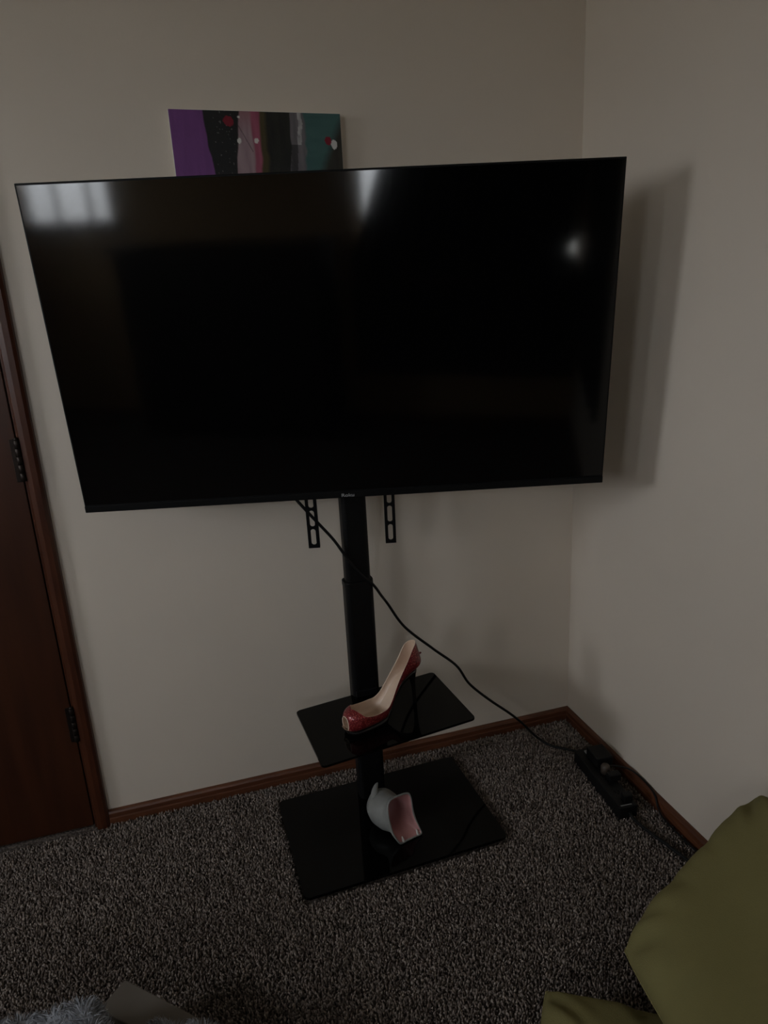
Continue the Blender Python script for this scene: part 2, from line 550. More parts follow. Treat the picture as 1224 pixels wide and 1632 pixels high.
window('window_1', (WX, (W1[0] + W1[1]) / 2, (W1[2] + W1[3]) / 2), (0, 1, 0), (1, 0, 0), W1[1] - W1[0], W1[3] - W1[2], 'narrow bright window in the left wall near the door')
window('added_window', (WX, (W4[0] + W4[1]) / 2, (W4[2] + W4[3]) / 2), (0, 1, 0), (1, 0, 0), W4[1] - W4[0], W4[3] - W4[2], 'added window in the left wall, brightens the back wall', (0.0,))
window('window_2', ((W2[0] + W2[1]) / 2, RY, (W2[2] + W2[3]) / 2), (1, 0, 0), (0, 1, 0), W2[1] - W2[0], W2[3] - W2[2], 'blind covered window mirrored in the television', (-0.10, 0.16))
window('window_3', ((W3[0] + W3[1]) / 2, RY, (W3[2] + W3[3]) / 2), (1, 0, 0), (0, 1, 0), W3[1] - W3[0], W3[3] - W3[2], 'window behind dark curtains', (0.0,))

bl = thing('window_blind', 'white slatted blind hanging over the rear window, mirrored in the television', 'blind', ((W2[0] + W2[1]) / 2, RY + 0.03, W2[2]))
box('headrail', (W2[0], RY + 0.012, W2[3] - 0.01), (W2[1], RY + 0.055, W2[3] + 0.03), M_SLAT, bl, 0.003)
me_slat = None
nsl = int((W2[3] - W2[2]) / 0.024)
ta = math.radians(4)
for k in range(nsl):
    zc = W2[2] + 0.012 + k * 0.024
    if me_slat is None:
        so = obox('slat', (bl.location.x, RY + 0.034, zc), X, (0, math.cos(ta), -math.sin(ta)), (0, math.sin(ta), math.cos(ta)), ((W2[1] - W2[0]) / 2, 0.0125, 0.0006), M_SLAT, bl)
        me_slat, z_first = so.data, zc
    else:
        so = bpy.data.objects.new('slat', me_slat)
        COL.objects.link(so)
        so.parent = bl
        so.location = (0, 0, zc - z_first)


def curtain(edge0, edge1, label, seed, cy):
    """edge0(z), edge1(z): the two side hems"""
    z0, z1 = 0.35, 2.12
    nx, nz = 90, 48
    verts, faces = [], []
    for dy in (0.0, -0.004):
        for j in range(nz + 1):
            t = j / nz
            z = z0 + (z1 - z0) * t
            a, b_ = edge0(z), edge1(z)
            for i in range(nx + 1):
                s = i / nx
                fold = 0.016 * math.sin(s * 46 + seed) + 0.005 * math.sin(s * 93 + seed * 2 + t)
                verts.append((a + (b_ - a) * s, RY + cy + fold + dy, z))
    S = (nx + 1) * (nz + 1)
    for j in range(nz):
        for i in range(nx):
            q = (j * (nx + 1) + i, j * (nx + 1) + i + 1, (j + 1) * (nx + 1) + i + 1, (j + 1) * (nx + 1) + i)
            faces.append(q)
            faces.append(tuple(S + k for k in q[::-1]))
    c = thing('curtain', label, 'curtain', ((edge0(z0) + edge1(z0)) / 2, RY + 0.045, z0), 'dark curtains over the rear window')
    mesh('drape', verts, faces, M_CURTAIN, c, True)
    for i in range(7):
        xx = edge0(z1) + 0.03 + (edge1(z1) - edge0(z1) - 0.06) * i / 6
        rings = [[(xx + 0.004 * sx, RY + 0.045 + r_ * math.cos(2 * math.pi * q / 14), 2.128 + r_ * math.sin(2 * math.pi * q / 14)) for q in range(14)] for sx, r_ in ((-1, 0.016), (1, 0.016), (1, 0.012), (-1, 0.012))]
        v, f = loft(rings + [rings[0]], False, False)
        mesh('curtain_ring', v, f, M_HINGE, c)
    return c


curtain(lambda z: -1.53 + 0.36 * max(0.0, z - 1.12), lambda z: -0.60, 'dark curtain drawn over the rear window beside the tan wall', 0.4, 0.037)
curtain(lambda z: -0.70, lambda z: -0.028 - 0.085 * math.exp(-((z - 1.17 - 0.0) / 0.06) ** 2), 'dark curtain drawn over the rear window beside the right wall', 2.1, 0.084)
rod = tube('curtain_rod', [(-1.62, RY + 0.045, 2.128), (-0.8, RY + 0.045, 2.128), (-0.02, RY + 0.045, 2.128)], 0.011, M_HINGE, None, 4, 12)
rod['label'] = 'dark metal rod carrying the curtains over the rear window'
rod['category'] = 'curtain rod'

wh = thing('added_dark_cloth', 'large dark cloth added on the right wall to darken the television reflection', 'added cloth', (-0.012, -2.85, 0.5))  # unseen cloth, added to darken the reflection at the screen's right edge
hv, hf = [], []
for dx in (-0.010, -0.016):
    for j in range(13):
        for i in range(61):
            hv.append((dx - 0.006 * (1 + math.sin(i * 0.62 + 0.2 * j)), -2.10 - 1.42 * i / 60, 0.5 + 1.62 * j / 12))
for k in range(2):
    for j in range(12):
        for i in range(60):
            q = (k * 793 + j * 61 + i, k * 793 + j * 61 + i + 1, k * 793 + (j + 1) * 61 + i + 1, k * 793 + (j + 1) * 61 + i)
            hf.append(q if k else q[::-1])
mesh('cloth', hv, hf, M_CURTAIN, wh, True)
box('hanging_rail', (-0.026, -3.53, 2.115), (-0.001, -2.09, 2.135), M_HINGE, wh, 0.003)

dr = thing('dresser', 'tall dark wooden dresser against the rear wall, mirrored dimly in the television', 'dresser', (-2.35, RY + 0.25, FL))
box('body', (-3.05, RY + 0.02, FL + 0.06), (-1.65, RY + 0.47, 1.25), M_DRESSER, dr, 0.004)
box('top', (-3.08, RY + 0.015, 1.25), (-1.62, RY + 0.49, 1.28), M_DRESSER, dr, 0.006)
for fx in (-3.02, -1.68):
    for fy in (RY + 0.06, RY + 0.43):
        box('foot', (fx - 0.025, fy - 0.025, FL), (fx + 0.025, fy + 0.025, FL + 0.06), M_DRESSER, dr)
for r in range(4):
    for c in range(2):
        x0 = -3.03 + c * 0.695
        z0 = FL + 0.09 + r * 0.288
        d_ = box('drawer', (x0, RY + 0.465, z0), (x0 + 0.675, RY + 0.485, z0 + 0.27), M_DRESSER, dr, 0.003)
        box('knob', (x0 + 0.315, RY + 0.485, z0 + 0.11), (x0 + 0.36, RY + 0.508, z0 + 0.14), M_HINGE, d_, 0.006)

# ------------------------------------------------------------------ television stand
ST = thing('tv_stand', 'black floor stand with glass base and shelf holding up the television', 'tv stand', (BASE_C.x, BASE_C.y, FL))
ex3, ey3 = Vector((ex[0], ex[1], 0)), Vector((ey[0], ey[1], 0))
ring = [BASE_C + ex3 * p[0] + ey3 * p[1] + Z * -0.008 for p in round_rect(BASE_W, BASE_D, 0.014)]
prism('base_plate', ring, (0, 0, 0.008), M_GLASS, ST, 0.0012)
for sx in (-1, 1):
    for sy in (-1, 1):
        c = BASE_C + ex3 * sx * 0.235 + ey3 * sy * 0.145
        v, f = loft([[(c.x + r_ * math.cos(2 * math.pi * q / 16), c.y + r_ * math.sin(2 * math.pi * q / 16), z_) for q in range(16)] for z_, r_ in ((FL, 0.014), (FL + 0.003, 0.016), (0.004, 0.016))])
        mesh('foot_pad', v, f, M_STEEL, ST)
PX, PY = -0.7395, -0.157
POLE_YAW = -0.03
pe, pf = Vector((math.cos(POLE_YAW), -math.sin(POLE_YAW), 0)), Vector((math.sin(POLE_YAW), math.cos(POLE_YAW), 0))


def pole_ring(w, d_, r, z):
    return [Vector((PX, PY, z)) + pe * p[0] + pf * p[1] for p in round_rect(w, d_, r, 5)]


prism('lower_pole', pole_ring(0.0765, 0.050, 0.014, 0.012), (0, 0, 0.666), M_STEEL, ST, 0.0015)
prism('pole_collar', pole_ring(0.0785, 0.052, 0.015, 0.664), (0, 0, 0.014), M_STEEL, ST, 0.002)
prism('upper_pole', pole_ring(0.0665, 0.042, 0.012, 0.66), (0, 0, 0.74), M_STEEL, ST, 0.001)
SH_C, SH_YAW, SH_W, SH_D = Vector((-0.7253, -0.2916, 0.3465)), -0.080, 0.405, 0.256
sex, sey = Vector((math.cos(SH_YAW), -math.sin(SH_YAW), 0)), Vector((math.sin(SH_YAW), math.cos(SH_YAW), 0))
SH_ROLL = 0.04                              # the shelf sits a little crooked on its bracket
ring = [SH_C + sex * p[0] + sey * p[1] + Z * (p[0] * SH_ROLL - 0.006) for p in round_rect(SH_W, SH_D, 0.010)]
prism('shelf', ring, (0, 0, 0.006), M_GLASS, ST, 0.001)
bm = bmesh.new()
add_box(bm, Vector((PX, PY - 0.024, 0.352)), pe, pf, Z, (0.030, 0.006, 0.012), 0.002)
add_box(bm, Vector((PX, PY - 0.085, 0.3365)), pe, pf, Z, (0.032, 0.075, 0.004), 0.001)
from_bm('shelf_bracket', bm, M_STEEL, ST)
for s in (-1, 1):
    c = Vector((PX, PY - 0.13, 0.331)) + pe * s * 0.02
    v, f = loft([[(c.x + r_ * math.cos(2 * math.pi * q / 6), c.y + r_ * math.sin(2 * math.pi * q / 6), c.z + z_) for q in range(6)] for z_, r_ in ((0, 0.004), (0.0015, 0.005), (0.004, 0.005))])
    mesh('bolt', v, f, M_HINGE, ST)

# television frame of reference
TC = Vector((-0.78143, -0.29211, 1.27856))
TR_, TU, TN = Vector((0.97073, -0.24018, -0.00234)), Vector((-0.0194, -0.08809, 0.99592)), Vector((-0.2394, -0.96672, -0.09018))


def tv(a, b_, c):
    return TC + TR_ * a + TU * b_ + TN * c


# mount arms with real slots
def slotted(u, v0, v1, w, slots, sw):
    """plate with stadium slots: quads between an outer strip and slot outlines, given thickness afterwards"""
    bm = bmesh.new()
    ys = [v0]
    for a, b_ in slots:
        ys += [a, b_]
    ys.append(v1)
    th = 0.0025
    cz = -0.062

    def rect(x0, x1, y0, y1):
        add_box(bm, tv(u + (x0 + x1) / 2, (y0 + y1) / 2, cz), TR_, TU, TN, (abs(x1 - x0) / 2, abs(y1 - y0) / 2, th))
    rect(-w / 2, -sw / 2, v0, v1)
    rect(sw / 2, w / 2, v0, v1)
    prev = v0
    for a, b_ in slots:
        rect(-sw / 2, sw / 2, prev, a)
        prev = b_
    rect(-sw / 2, sw / 2, prev, v1)
    r = sw / 2
    for a, b_ in slots:                         # rounded slot ends
        for yc, sg in ((a, 1), (b_, -1)):
            for sx in (-1, 1):
                pts = [(sx * r, yc)]
                for k in range(7):
                    an = math.pi / 2 * k / 6
                    pts.append((sx * r * math.sin(an), yc + sg * r * (1 - math.cos(an))))
                pts = [pts[0]] + pts[1:-1][::1] + [(sx * r, yc + sg * r)]
                lo = [bm.verts.new(tv(u + p[0], p[1], cz - th)) for p in pts]
                hi = [bm.verts.new(tv(u + p[0], p[1], cz + th)) for p in pts]
                n = len(pts)
                for ring_ in (lo, hi[::-1]):
                    try:
                        bm.faces.new(ring_)
                    except ValueError:
                        pass
                for k in range(n):
                    try:
                        bm.faces.new((lo[k], lo[(k + 1) % n], hi[(k + 1) % n], hi[k]))
                    except ValueError:
                        pass
    for s in (-1, 1):                            # folded flange along each edge
        add_box(bm, tv(u + s * (w / 2 - 0.001), (v0 + v1) / 2, cz - 0.006), TR_, TU, TN, (0.001, abs(v1 - v0) / 2, 0.006))
    return from_bm('mount_arm', bm, M_STEEL, ST)


def arm_slots(v0):
    s, y = [], v0 + 0.008
    while y < 0.22:
        s.append((y, y + 0.044))
        y += 0.050
    return s


slotted(-0.0930, -0.503, 0.23, 0.0285, arm_slots(-0.503), 0.0125)
slotted(0.1025, -0.502, 0.23, 0.0270, arm_slots(-0.502), 0.0120)
obox('mount_plate', tv(0, -0.02, -0.084), TR_, TU, TN, (0.16, 0.06, 0.004), M_STEEL, ST, 0.001)
bm = bmesh.new()
add_box(bm, Vector((PX, PY - 0.035, 1.25)), pe, pf, Z, (0.036, 0.022, 0.06), 0.003)
from_bm('tilt_block', bm, M_STEEL, ST)

# ------------------------------------------------------------------ television
W_, H_ = 1.232, 0.701
TV = thing('television', 'large flat black television tilted forward on the black stand', 'television', tv(0, -H_ / 2, -0.02))
obox('panel_frame', tv(0, 0.0, -0.0125), TR_, TU, TN, (W_ / 2, H_ / 2, 0.0120), M_BEZEL, TV, 0.0015)
obox('screen', tv(0, 0.0075, -0.0003), TR_, TU, TN, (W_ / 2 - 0.0035, H_ / 2 - 0.0115, 0.0010), M_SCREEN, TV, 0.0004)
obox('chin_bezel', tv(0, -H_ / 2 + 0.0085, 0.0008), TR_, TU, TN, (W_ / 2 - 0.0005, 0.0078, 0.0022), M_BEZEL, TV, 0.001)
bm = bmesh.new()
add_box(bm, tv(0, -0.05, -0.041), TR_, TU, TN, (0.48, 0.24, 0.017), 0.012, 3)
from_bm('rear_housing', bm, M_BEZEL, TV)
cu = bpy.data.curves.new('logo_text', 'FONT')
cu.body = 'Roku'
cu.size = 0.0125
cu.align_x, cu.align_y = 'CENTER', 'CENTER'
cu.extrude = 0.0002
cu.offset = 0.0002
tmp = bpy.data.objects.new('tmp_text', cu)
COL.objects.link(tmp)
bpy.context.view_layer.update()
me = bpy.data.meshes.new_from_object(tmp.evaluated_get(bpy.context.evaluated_depsgraph_get()))
bpy.data.objects.remove(tmp)
me.materials.clear()
d_ = off(TV)
for v in me.vertices:
    c = v.co.copy()
    v.co = tv(0.0022 + c.x * 1.18, -0.3435 + c.y * 0.9, 0.0033 + c.z) - d_
lg = link('logo', me, M_LOGO, TV)
lg['label'] = 'small grey lettering on the chin of the television'

# television power cord: out of the set, across the pole, down to the floor and the power strip
cord = tube('power_cord', [(-0.93, -0.130, 0.985), (-0.885, -0.165, 0.918), (-0.844, -0.172, 0.862), (-0.80, -0.178, 0.803), (-0.772, -0.186, 0.755),
                           (-0.738, -0.190, 0.705), (-0.703, -0.187, 0.664), (-0.675, -0.150, 0.617), (-0.645, -0.105, 0.568), (-0.597, -0.10, 0.486),
                           (-0.514, -0.10, 0.401), (-0.442, -0.10, 0.331), (-0.401, -0.10, 0.261), (-0.336, -0.10, 0.192), (-0.272, -0.10, 0.133),
                           (-0.222, -0.092, 0.08), (-0.175, -0.105, 0.024), (-0.142, -0.137, 0.005), (-0.104, -0.172, 0.005), (-0.085, -0.200, 0.010), (-0.0832, -0.2225, 0.018)],
            0.0040, M_CABLE, TV)
cord['label'] = 'long thin black power cord'

# ------------------------------------------------------------------ abstract painting
PA0, PA1, PZ0, PZ1 = -1.071, -0.674, 1.412, 1.8115
PT = thing('painting', 'unframed abstract canvas of purple, black, pink and teal bands above the television', 'painting', ((PA0 + PA1) / 2, -0.011, PZ0))
box('canvas_stretcher', (PA0, -0.020, PZ0), (PA1, 0.0, PZ1), M_CANVAS, PT, 0.001)
NU, NV = 260, 260


def hash2(i, j):
    x = math.sin(i * 12.9898 + j * 78.233) * 43758.5453
    return x - math.floor(x)


def vnoise(x, y):
    i, j = math.floor(x), math.floor(y)
    fx, fy = x - i, y - j
    fx, fy = fx * fx * (3 - 2 * fx), fy * fy * (3 - 2 * fy)
    a, b_, c, d = hash2(i, j), hash2(i + 1, j), hash2(i, j + 1), hash2(i + 1, j + 1)
    return (a + (b_ - a) * fx) * (1 - fy) + (c + (d - c) * fx) * fy


PURPLE, BLACK, MAUVE, PINK = (0.20, 0.065, 0.25), (0.010, 0.010, 0.011), (0.40, 0.285, 0.31), (0.40, 0.105, 0.165)
OLIVE, GREY, TEAL, DARK = (0.07, 0.055, 0.02), (0.13, 0.12, 0.13), (0.05, 0.125, 0.118), (0.022, 0.020, 0.015)
WHITE, RED = (0.72, 0.70, 0.67), (0.22, 0.006, 0.022)


def mixc(a, b_, t):
    t = max(0, min(1, t))
    return tuple(x + (y - x) * t for x, y in zip(a, b_))


def paint(u, v):
    """u 0..1 from the left, v metres down from the top edge"""
    k = v / 0.125
    wob = (vnoise(u * 9 + 3, v * 40) - 0.5) * 0.014
    uu = u + wob
    st = vnoise(u * 60, v * 22)
    b1, b2 = 0.185 + 0.03 * min(k, 1.4), 0.392 - 0.035 * min(k, 1.5)
    b3, b4, b5 = 0.452 + 0.012 * k, 0.505 - 0.006 * k, 0.535
    b6, b7 = 0.690 - 0.012 * k, 0.765
    c = mixc(PURPLE, (0.16, 0.048, 0.205), st * 0.8)
    s = 0.006
    c = mixc(c, BLACK, (uu - b1) / s)
    m_ = mixc(MAUVE, (0.30, 0.20, 0.225), st)
    if k < 0.35:
        m_ = mixc((0.30, 0.12, 0.14), m_, k / 0.35 * 0.8 + 0.2)
    c = mixc(c, m_, (uu - b2) / s)
    p_ = mixc(PINK, (0.30, 0.07, 0.12), st)
    c = mixc(c, p_, (uu - b3) / 0.01)
    c = mixc(c, OLIVE, (uu - b4) / 0.012)
    c = mixc(c, mixc(BLACK, (0.022, 0.022, 0.016), st), (uu - b5) / 0.02)
    g_ = mixc(GREY, (0.20, 0.18, 0.19), st)
    if abs(uu - 0.752 + 0.025 * k) < 0.012 and k < 0.55:
        g_ = mixc(g_, (0.50, 0.49, 0.48), 0.3 + 0.7 * vnoise(u * 50, v * 160))
    if k > 0.55 and abs(uu - 0.705) < 0.02:
        g_ = mixc(g_, BLACK, 0.7)
    c = mixc(c, g_, (uu - b6) / s)
    t_ = mixc(TEAL, (0.065, 0.15, 0.14), vnoise(u * 12, v * 120))
    c = mixc(c, t_, (uu - b7 - 0.012 * vnoise(3, v * 60)) / 0.012)
    edge = 0.99 - 0.145 * min(k, 1.6)
    c = mixc(c, mixc(DARK, (0.040, 0.038, 0.03), st), (uu - edge) / 0.055)
    # spatter: thin pale flecks on the first black band
    if 0.24 < u < 0.36 and vnoise(u * 130, v * 260) > 0.93:
        c = mixc(c, (0.25, 0.24, 0.24), 0.6)
    x, y = u * 0.397, v
    for (cu_, cv_, r_, col, asp) in ((0.330, 0.0215, 0.0112, RED, 1.0), (0.391, 0.0125, 0.0026, WHITE, 1.0), (0.384, 0.0620, 0.0046, WHITE, 1.25), (0.484, 0.0610, 0.0050, WHITE, 1.1),
                                     (0.917, 0.0585, 0.0078, RED, 1.15), (0.953, 0.0665, 0.0072, WHITE, 1.35)):
        dx, dy = x - cu_ * 0.397, (y - cv_) / asp
        rr = r_ * (0.9 + 0.25 * vnoise(dx * 300 + 7, dy * 300 + 3))
        if dx * dx + dy * dy < rr * rr:
            c = col
    # fine dark scratch across the mauve band
    if 0.03 < v < 0.085 and abs(u - (0.385 + (v - 0.03) * 1.35)) < 0.0028:
        c = mixc(c, (0.08, 0.05, 0.06), 0.7)
    return c


verts, faces, cols = [], [], []
PH = PZ1 - PZ0
for j in range(NV + 1):
    # finer rows towards the top, where the canvas shows
    v_ = PH * (j / NV)
    for i in range(NU + 1):
        u_ = i / NU
        verts.append((PA0 + 0.0008 + (PA1 - PA0 - 0.0016) * u_, -0.0206, PZ1 - 0.0008 - (PH - 0.0016) * j / NV))
        cols.append((*paint(u_, v_), 1.0))
for j in range(NV):
    for i in range(NU):
        a = j * (NU + 1) + i
        faces.append((a, a + NU + 1, a + NU + 2, a + 1))
po = mesh('painted_face', verts, faces, M_PAINT, PT)
at = po.data.color_attributes.new('paint', 'FLOAT_COLOR', 'POINT')
at.data.foreach_set('color', np.array(cols, np.float32).reshape(-1))

# ------------------------------------------------------------------ red high heel on the shelf
SHZ = 0.3468
HEEL = Vector((-0.633, -0.278, SHZ))
SA = Vector((-0.9595, -0.2816, 0))          # towards the toe
SS = Vector((0.2816, -0.9595, 0))           # towards the window side


def sp(x, s, z):
    q = HEEL + SA * x + SS * s
    return q + Z * (z + SH_ROLL * (q - SH_C).dot(sex))


SHOE = thing('high_heel_shoe', 'glittery red peep-toe stiletto with cream lining on the glass shelf', 'shoe', sp(0.1, 0, 0))
# x along the shoe, sole height, half width, half height of the section, opening angle
KEYS = [(0.210, 0.0130, 0.0160, 0.0185, 180), (0.206, 0.0105, 0.0215, 0.0225, 180), (0.200, 0.0085, 0.0270, 0.0260, 180), (0.192, 0.0070, 0.0315, 0.0285, 180), (0.184, 0.0070, 0.0345, 0.0290, 150),
        (0.173, 0.0070, 0.0365, 0.0295, 116), (0.158, 0.0070, 0.0380, 0.0300, 104), (0.140, 0.0072, 0.0385, 0.0300, 99), (0.122, 0.0080, 0.0375, 0.0300, 98), (0.104, 0.0125, 0.0345, 0.0290, 96),
        (0.088, 0.0300, 0.0295, 0.0280, 93), (0.068, 0.0590, 0.0245, 0.0280, 95), (0.048, 0.0815, 0.0220, 0.0310, 98), (0.027, 0.0945, 0.0215, 0.0370, 103), (0.010, 0.1000, 0.0215, 0.0435, 107),
        (-0.004, 0.1030, 0.0200, 0.0480, 110), (-0.014, 0.1070, 0.0160, 0.0490, 112), (-0.0200, 0.1115, 0.0095, 0.0480, 112), (-0.0230, 0.1165, 0.0015, 0.0455, 112)]


def interp_keys(keys, per):
    out = []
    n = len(keys)
    for i in range(n - 1):
        for k in range(per):
            t = k / per
            a, b_, c, d = keys[max(i - 1, 0)], keys[i], keys[i + 1], keys[min(i + 2, n - 1)]
            out.append(tuple(0.5 * (2 * q + (r - p) * t + (2 * p - 5 * q + 4 * r - s) * t * t + (3 * q - p - 3 * r + s) * t ** 3) for p, q, r, s in zip(a, b_, c, d)))
    out.append(keys[-1])
    return out


KS = interp_keys(KEYS, 4)
NT = 37


def shoe_section(k, ins, th_scale=1.0):
    x, zs, w, hh, th = k
    th = math.radians(min(th, 180.0)) * th_scale
    pts = []
    for i in range(NT):
        a = -th + 2 * th * i / (NT - 1)
        sw = max(w - ins, 0.0004)
        sh = max(hh - ins, 0.0004)
        # flattened bottom: superellipse-like
        sn, cs = math.sin(a), math.cos(a)
        zz = hh - sh * math.copysign(abs(cs) ** 0.8, cs)
        lean = 0.28 * max(0.0, zz - 0.012) * min(1.0, max(0.0, (0.045 - x) / 0.045))   # the counter leans towards the toe
        pts.append(sp(x + lean + (0.0 if ins == 0 else (0.0015 if x < 0 else 0)), sw * math.copysign(abs(sn) ** 0.85, sn), zs + zz))
    return pts


outer = [shoe_section(k, 0.0) for k in KS]
inner = [shoe_section(k, 0.0022) for k in KS]


def strip_faces(rows, flip=False):
    n = len(rows[0])
    f = []
    for i in range(len(rows) - 1):
        for k in range(n - 1):
            q = (i * n + k, i * n + k + 1, (i + 1) * n + k + 1, (i + 1) * n + k)
            f.append(q[::-1] if flip else q)
    return f


mesh('upper', [p for r in outer for p in r], strip_faces(outer), M_RED, SHOE, True)
# lining: inner surface plus the rim that joins both shells, and the rim of the peep hole
lv = [p for r in inner for p in r]
lf = strip_faces(inner, True)
for side in (0, NT - 1):
    o0 = len(lv)
    for i in range(len(KS)):
        mid = (outer[i][side] + inner[i][side]) / 2 + Z * 0.0010
        lv += [outer[i][side], mid, inner[i][side]]
    for i in range(len(KS) - 1):
        for c in range(2):
            a = o0 + i * 3 + c
            lf.append((a, a + 1, a + 4, a + 3))
o0 = len(lv)
for k in range(NT):
    mid = (outer[0][k] + inner[0][k]) / 2 + SA * 0.0016
    lv += [outer[0][k], mid, inner[0][k]]
for k in range(NT - 1):
    for c in range(2):
        a = o0 + k * 3 + c
        lf.append((a, a + 1, a + 4, a + 3))
mesh('lining', lv, lf, M_BEIGE, SHOE, True)
# cream insole filling the bottom of the cavity
iv, if_ = [], []
for k in KS:
    if -0.012 <= k[0] <= 0.213:
        x, zs, w, hh, th = k
        for s in (-0.86, -0.45, 0, 0.45, 0.86):
            iv.append(sp(x + (0.006 if x > 0.2 else 0), (w - 0.003) * s * 0.92, zs + 0.0052 + 0.004 * s * s))
n_rows = len(iv) // 5
for i in range(n_rows - 1):
    for k in range(4):
        a = i * 5 + k
        if_.append((a, a + 1, a + 6, a + 5))
mesh('insole', iv, if_, M_BEIGE, SHOE, True)
# black sole below the shell, a flat foot under the ball
sv, sf = [], []
SK = [k for k in KS if k[0] > 0.004]
for k in SK:
    x, zs, w, hh, th = k
    ww = w * (0.80 if x > 0.085 else 0.66)
    bot = 0.0 if 0.10 < x < 0.185 else max(zs - 0.0062, 0.0)
    for s in (-1, -0.6, 0, 0.6, 1):
        sv.append(sp(x, ww * s, zs + 0.0035))
    for s in (1, 0.6, 0, -0.6, -1):
        sv.append(sp(x, ww * s * 0.97, bot))
for i in range(len(SK) - 1):
    for k in range(10):
        sf.append((i * 10 + k, i * 10 + (k + 1) % 10, (i + 1) * 10 + (k + 1) % 10, (i + 1) * 10 + k))
sf.append(tuple(range(10)))
sf.append(tuple((len(SK) - 1) * 10 + k for k in range(10))[::-1])
mesh('sole', sv, sf, M_BLACKG, SHOE, True)
# stiletto heel
rings = []
for z_, xc, rx, ry in ((0.0, 0.0005, 0.0052, 0.0050), (0.004, 0.0005, 0.0050, 0.0048), (0.03, 0.0015, 0.0046, 0.0046), (0.055, 0.003, 0.0055, 0.0056), (0.075, 0.005, 0.0080, 0.0078), (0.090, 0.008, 0.0125, 0.0112), (0.0985, 0.011, 0.018, 0.0145), (0.106, 0.012, 0.019, 0.015)):
    row = []
    for q in range(18):
        px_, py_ = xc + rx * math.cos(2 * math.pi * q / 18), ry * math.sin(2 * math.pi * q / 18)
        zs_ = np.interp(px_, [k[0] for k in KS[::-1]], [k[1] for k in KS[::-1]]) + 0.0015
        row.append(sp(px_, py_, min(z_, zs_)))
    rings.append(row)
v, f = loft(rings)
mesh('heel', v, f, M_BLACKG, SHOE, True)
v, f = loft([[sp(-0.0225 - dx, r_ * math.cos(2 * math.pi * q / 10), 0.140 + r_ * math.sin(2 * math.pi * q / 10)) for q in range(10)] for dx, r_ in ((-0.002, 0.0026), (0.001, 0.0028), (0.0035, 0.0018), (0.0042, 0.0005))])
mesh('heel_bead', v, f, M_RED, SHOE, True)

# ------------------------------------------------------------------ ceramic animal with the open pink mouth
MN, ME1, ME2 = Vector((0.25053, -0.87183, 0.42088)), Vector((0.96115, 0.27604, 0.0)), Vector((-0.11618, 0.40453, 0.90711))
MP = Vector((-0.721, -0.385, 0.0135))


def mp_(a, b_, d_):
    return MP + ME1 * a + ME2 * b_ - MN * d_


RIM = [(-0.002, 0.002), (0.020, 0.001), (0.045, 0.000), (0.066, 0.000), (0.0645, 0.020), (0.061, 0.042), (0.0605, 0.060), (0.062, 0.077), (0.0645, 0.096), (0.062, 0.111),
       (0.050, 0.117), (0.035, 0.119), (0.018, 0.120), (0.003, 0.118), (-0.008, 0.110), (-0.014, 0.095), (-0.018, 0.075), (-0.0185, 0.054), (-0.017, 0.034), (-0.011, 0.016)]
NR = 60


def closed_spline(pts, n):
    out = []
    m_ = len(pts)
    for i in range(n):
        t = i / n * m_
        k = int(t)
        t -= k
        p = [pts[(k + j - 1) % m_] for j in range(4)]
        out.append(tuple(0.5 * (2 * p[1][c] + (p[2][c] - p[0][c]) * t + (2 * p[0][c] - 5 * p[1][c] + 4 * p[2][c] - p[3][c]) * t * t + (3 * p[1][c] - p[0][c] - 3 * p[2][c] + p[3][c]) * t ** 3) for c in (0, 1)))
    return out


RS = closed_spline(RIM, NR)
CX_, CY_ = 0.024, 0.060


def cer_ring(d_, c, r, blend, sc=1.0, ins=0.0):
    """blend 0 = the mouth outline scaled, 1 = an ellipse"""
    out = []
    for (a, b_) in RS:
        dx, dy = a - CX_, b_ - CY_
        an = math.atan2(dy / 0.06, dx / 0.043)
        e = (c[0] + (r[0] - ins) * math.cos(an), c[1] + (r[1] - ins) * math.sin(an))
        L = math.hypot(dx, dy)
        q = (CX_ + dx * (sc - ins / L), CY_ + dy * (sc - ins / L))
        out.append(mp_(q[0] + (e[0] - q[0]) * blend, q[1] + (e[1] - q[1]) * blend, d_))
    return out


CER = thing('ceramic_animal', 'small grey ceramic animal with a wide open pink mouth on the glass base', 'figurine', (-0.71, -0.33, 0.012))
prof_o = [(0.0, (0, 0), (0.05, 0.05), 0, 1.0), (0.006, (0.022, 0.060), (0.043, 0.056), 0.25, 0.985), (0.016, (0.021, 0.062), (0.039, 0.050), 0.75, 0.93), (0.030, (0.018, 0.067), (0.0395, 0.0475), 1, 1), (0.048, (0.011, 0.073), (0.0455, 0.0465), 1, 1),
          (0.070, (0.012, 0.079), (0.049, 0.0455), 1, 1), (0.088, (0.014, 0.085), (0.046, 0.043), 1, 1), (0.102, (0.017, 0.089), (0.037, 0.036), 1, 1), (0.111, (0.019, 0.091), (0.024, 0.024), 1, 1), (0.115, (0.02, 0.092), (0.010, 0.010), 1, 1)]
rings = [cer_ring(d_, c, r, b_, sc) for d_, c, r, b_, sc in prof_o]
v, f = loft(rings, False, True)
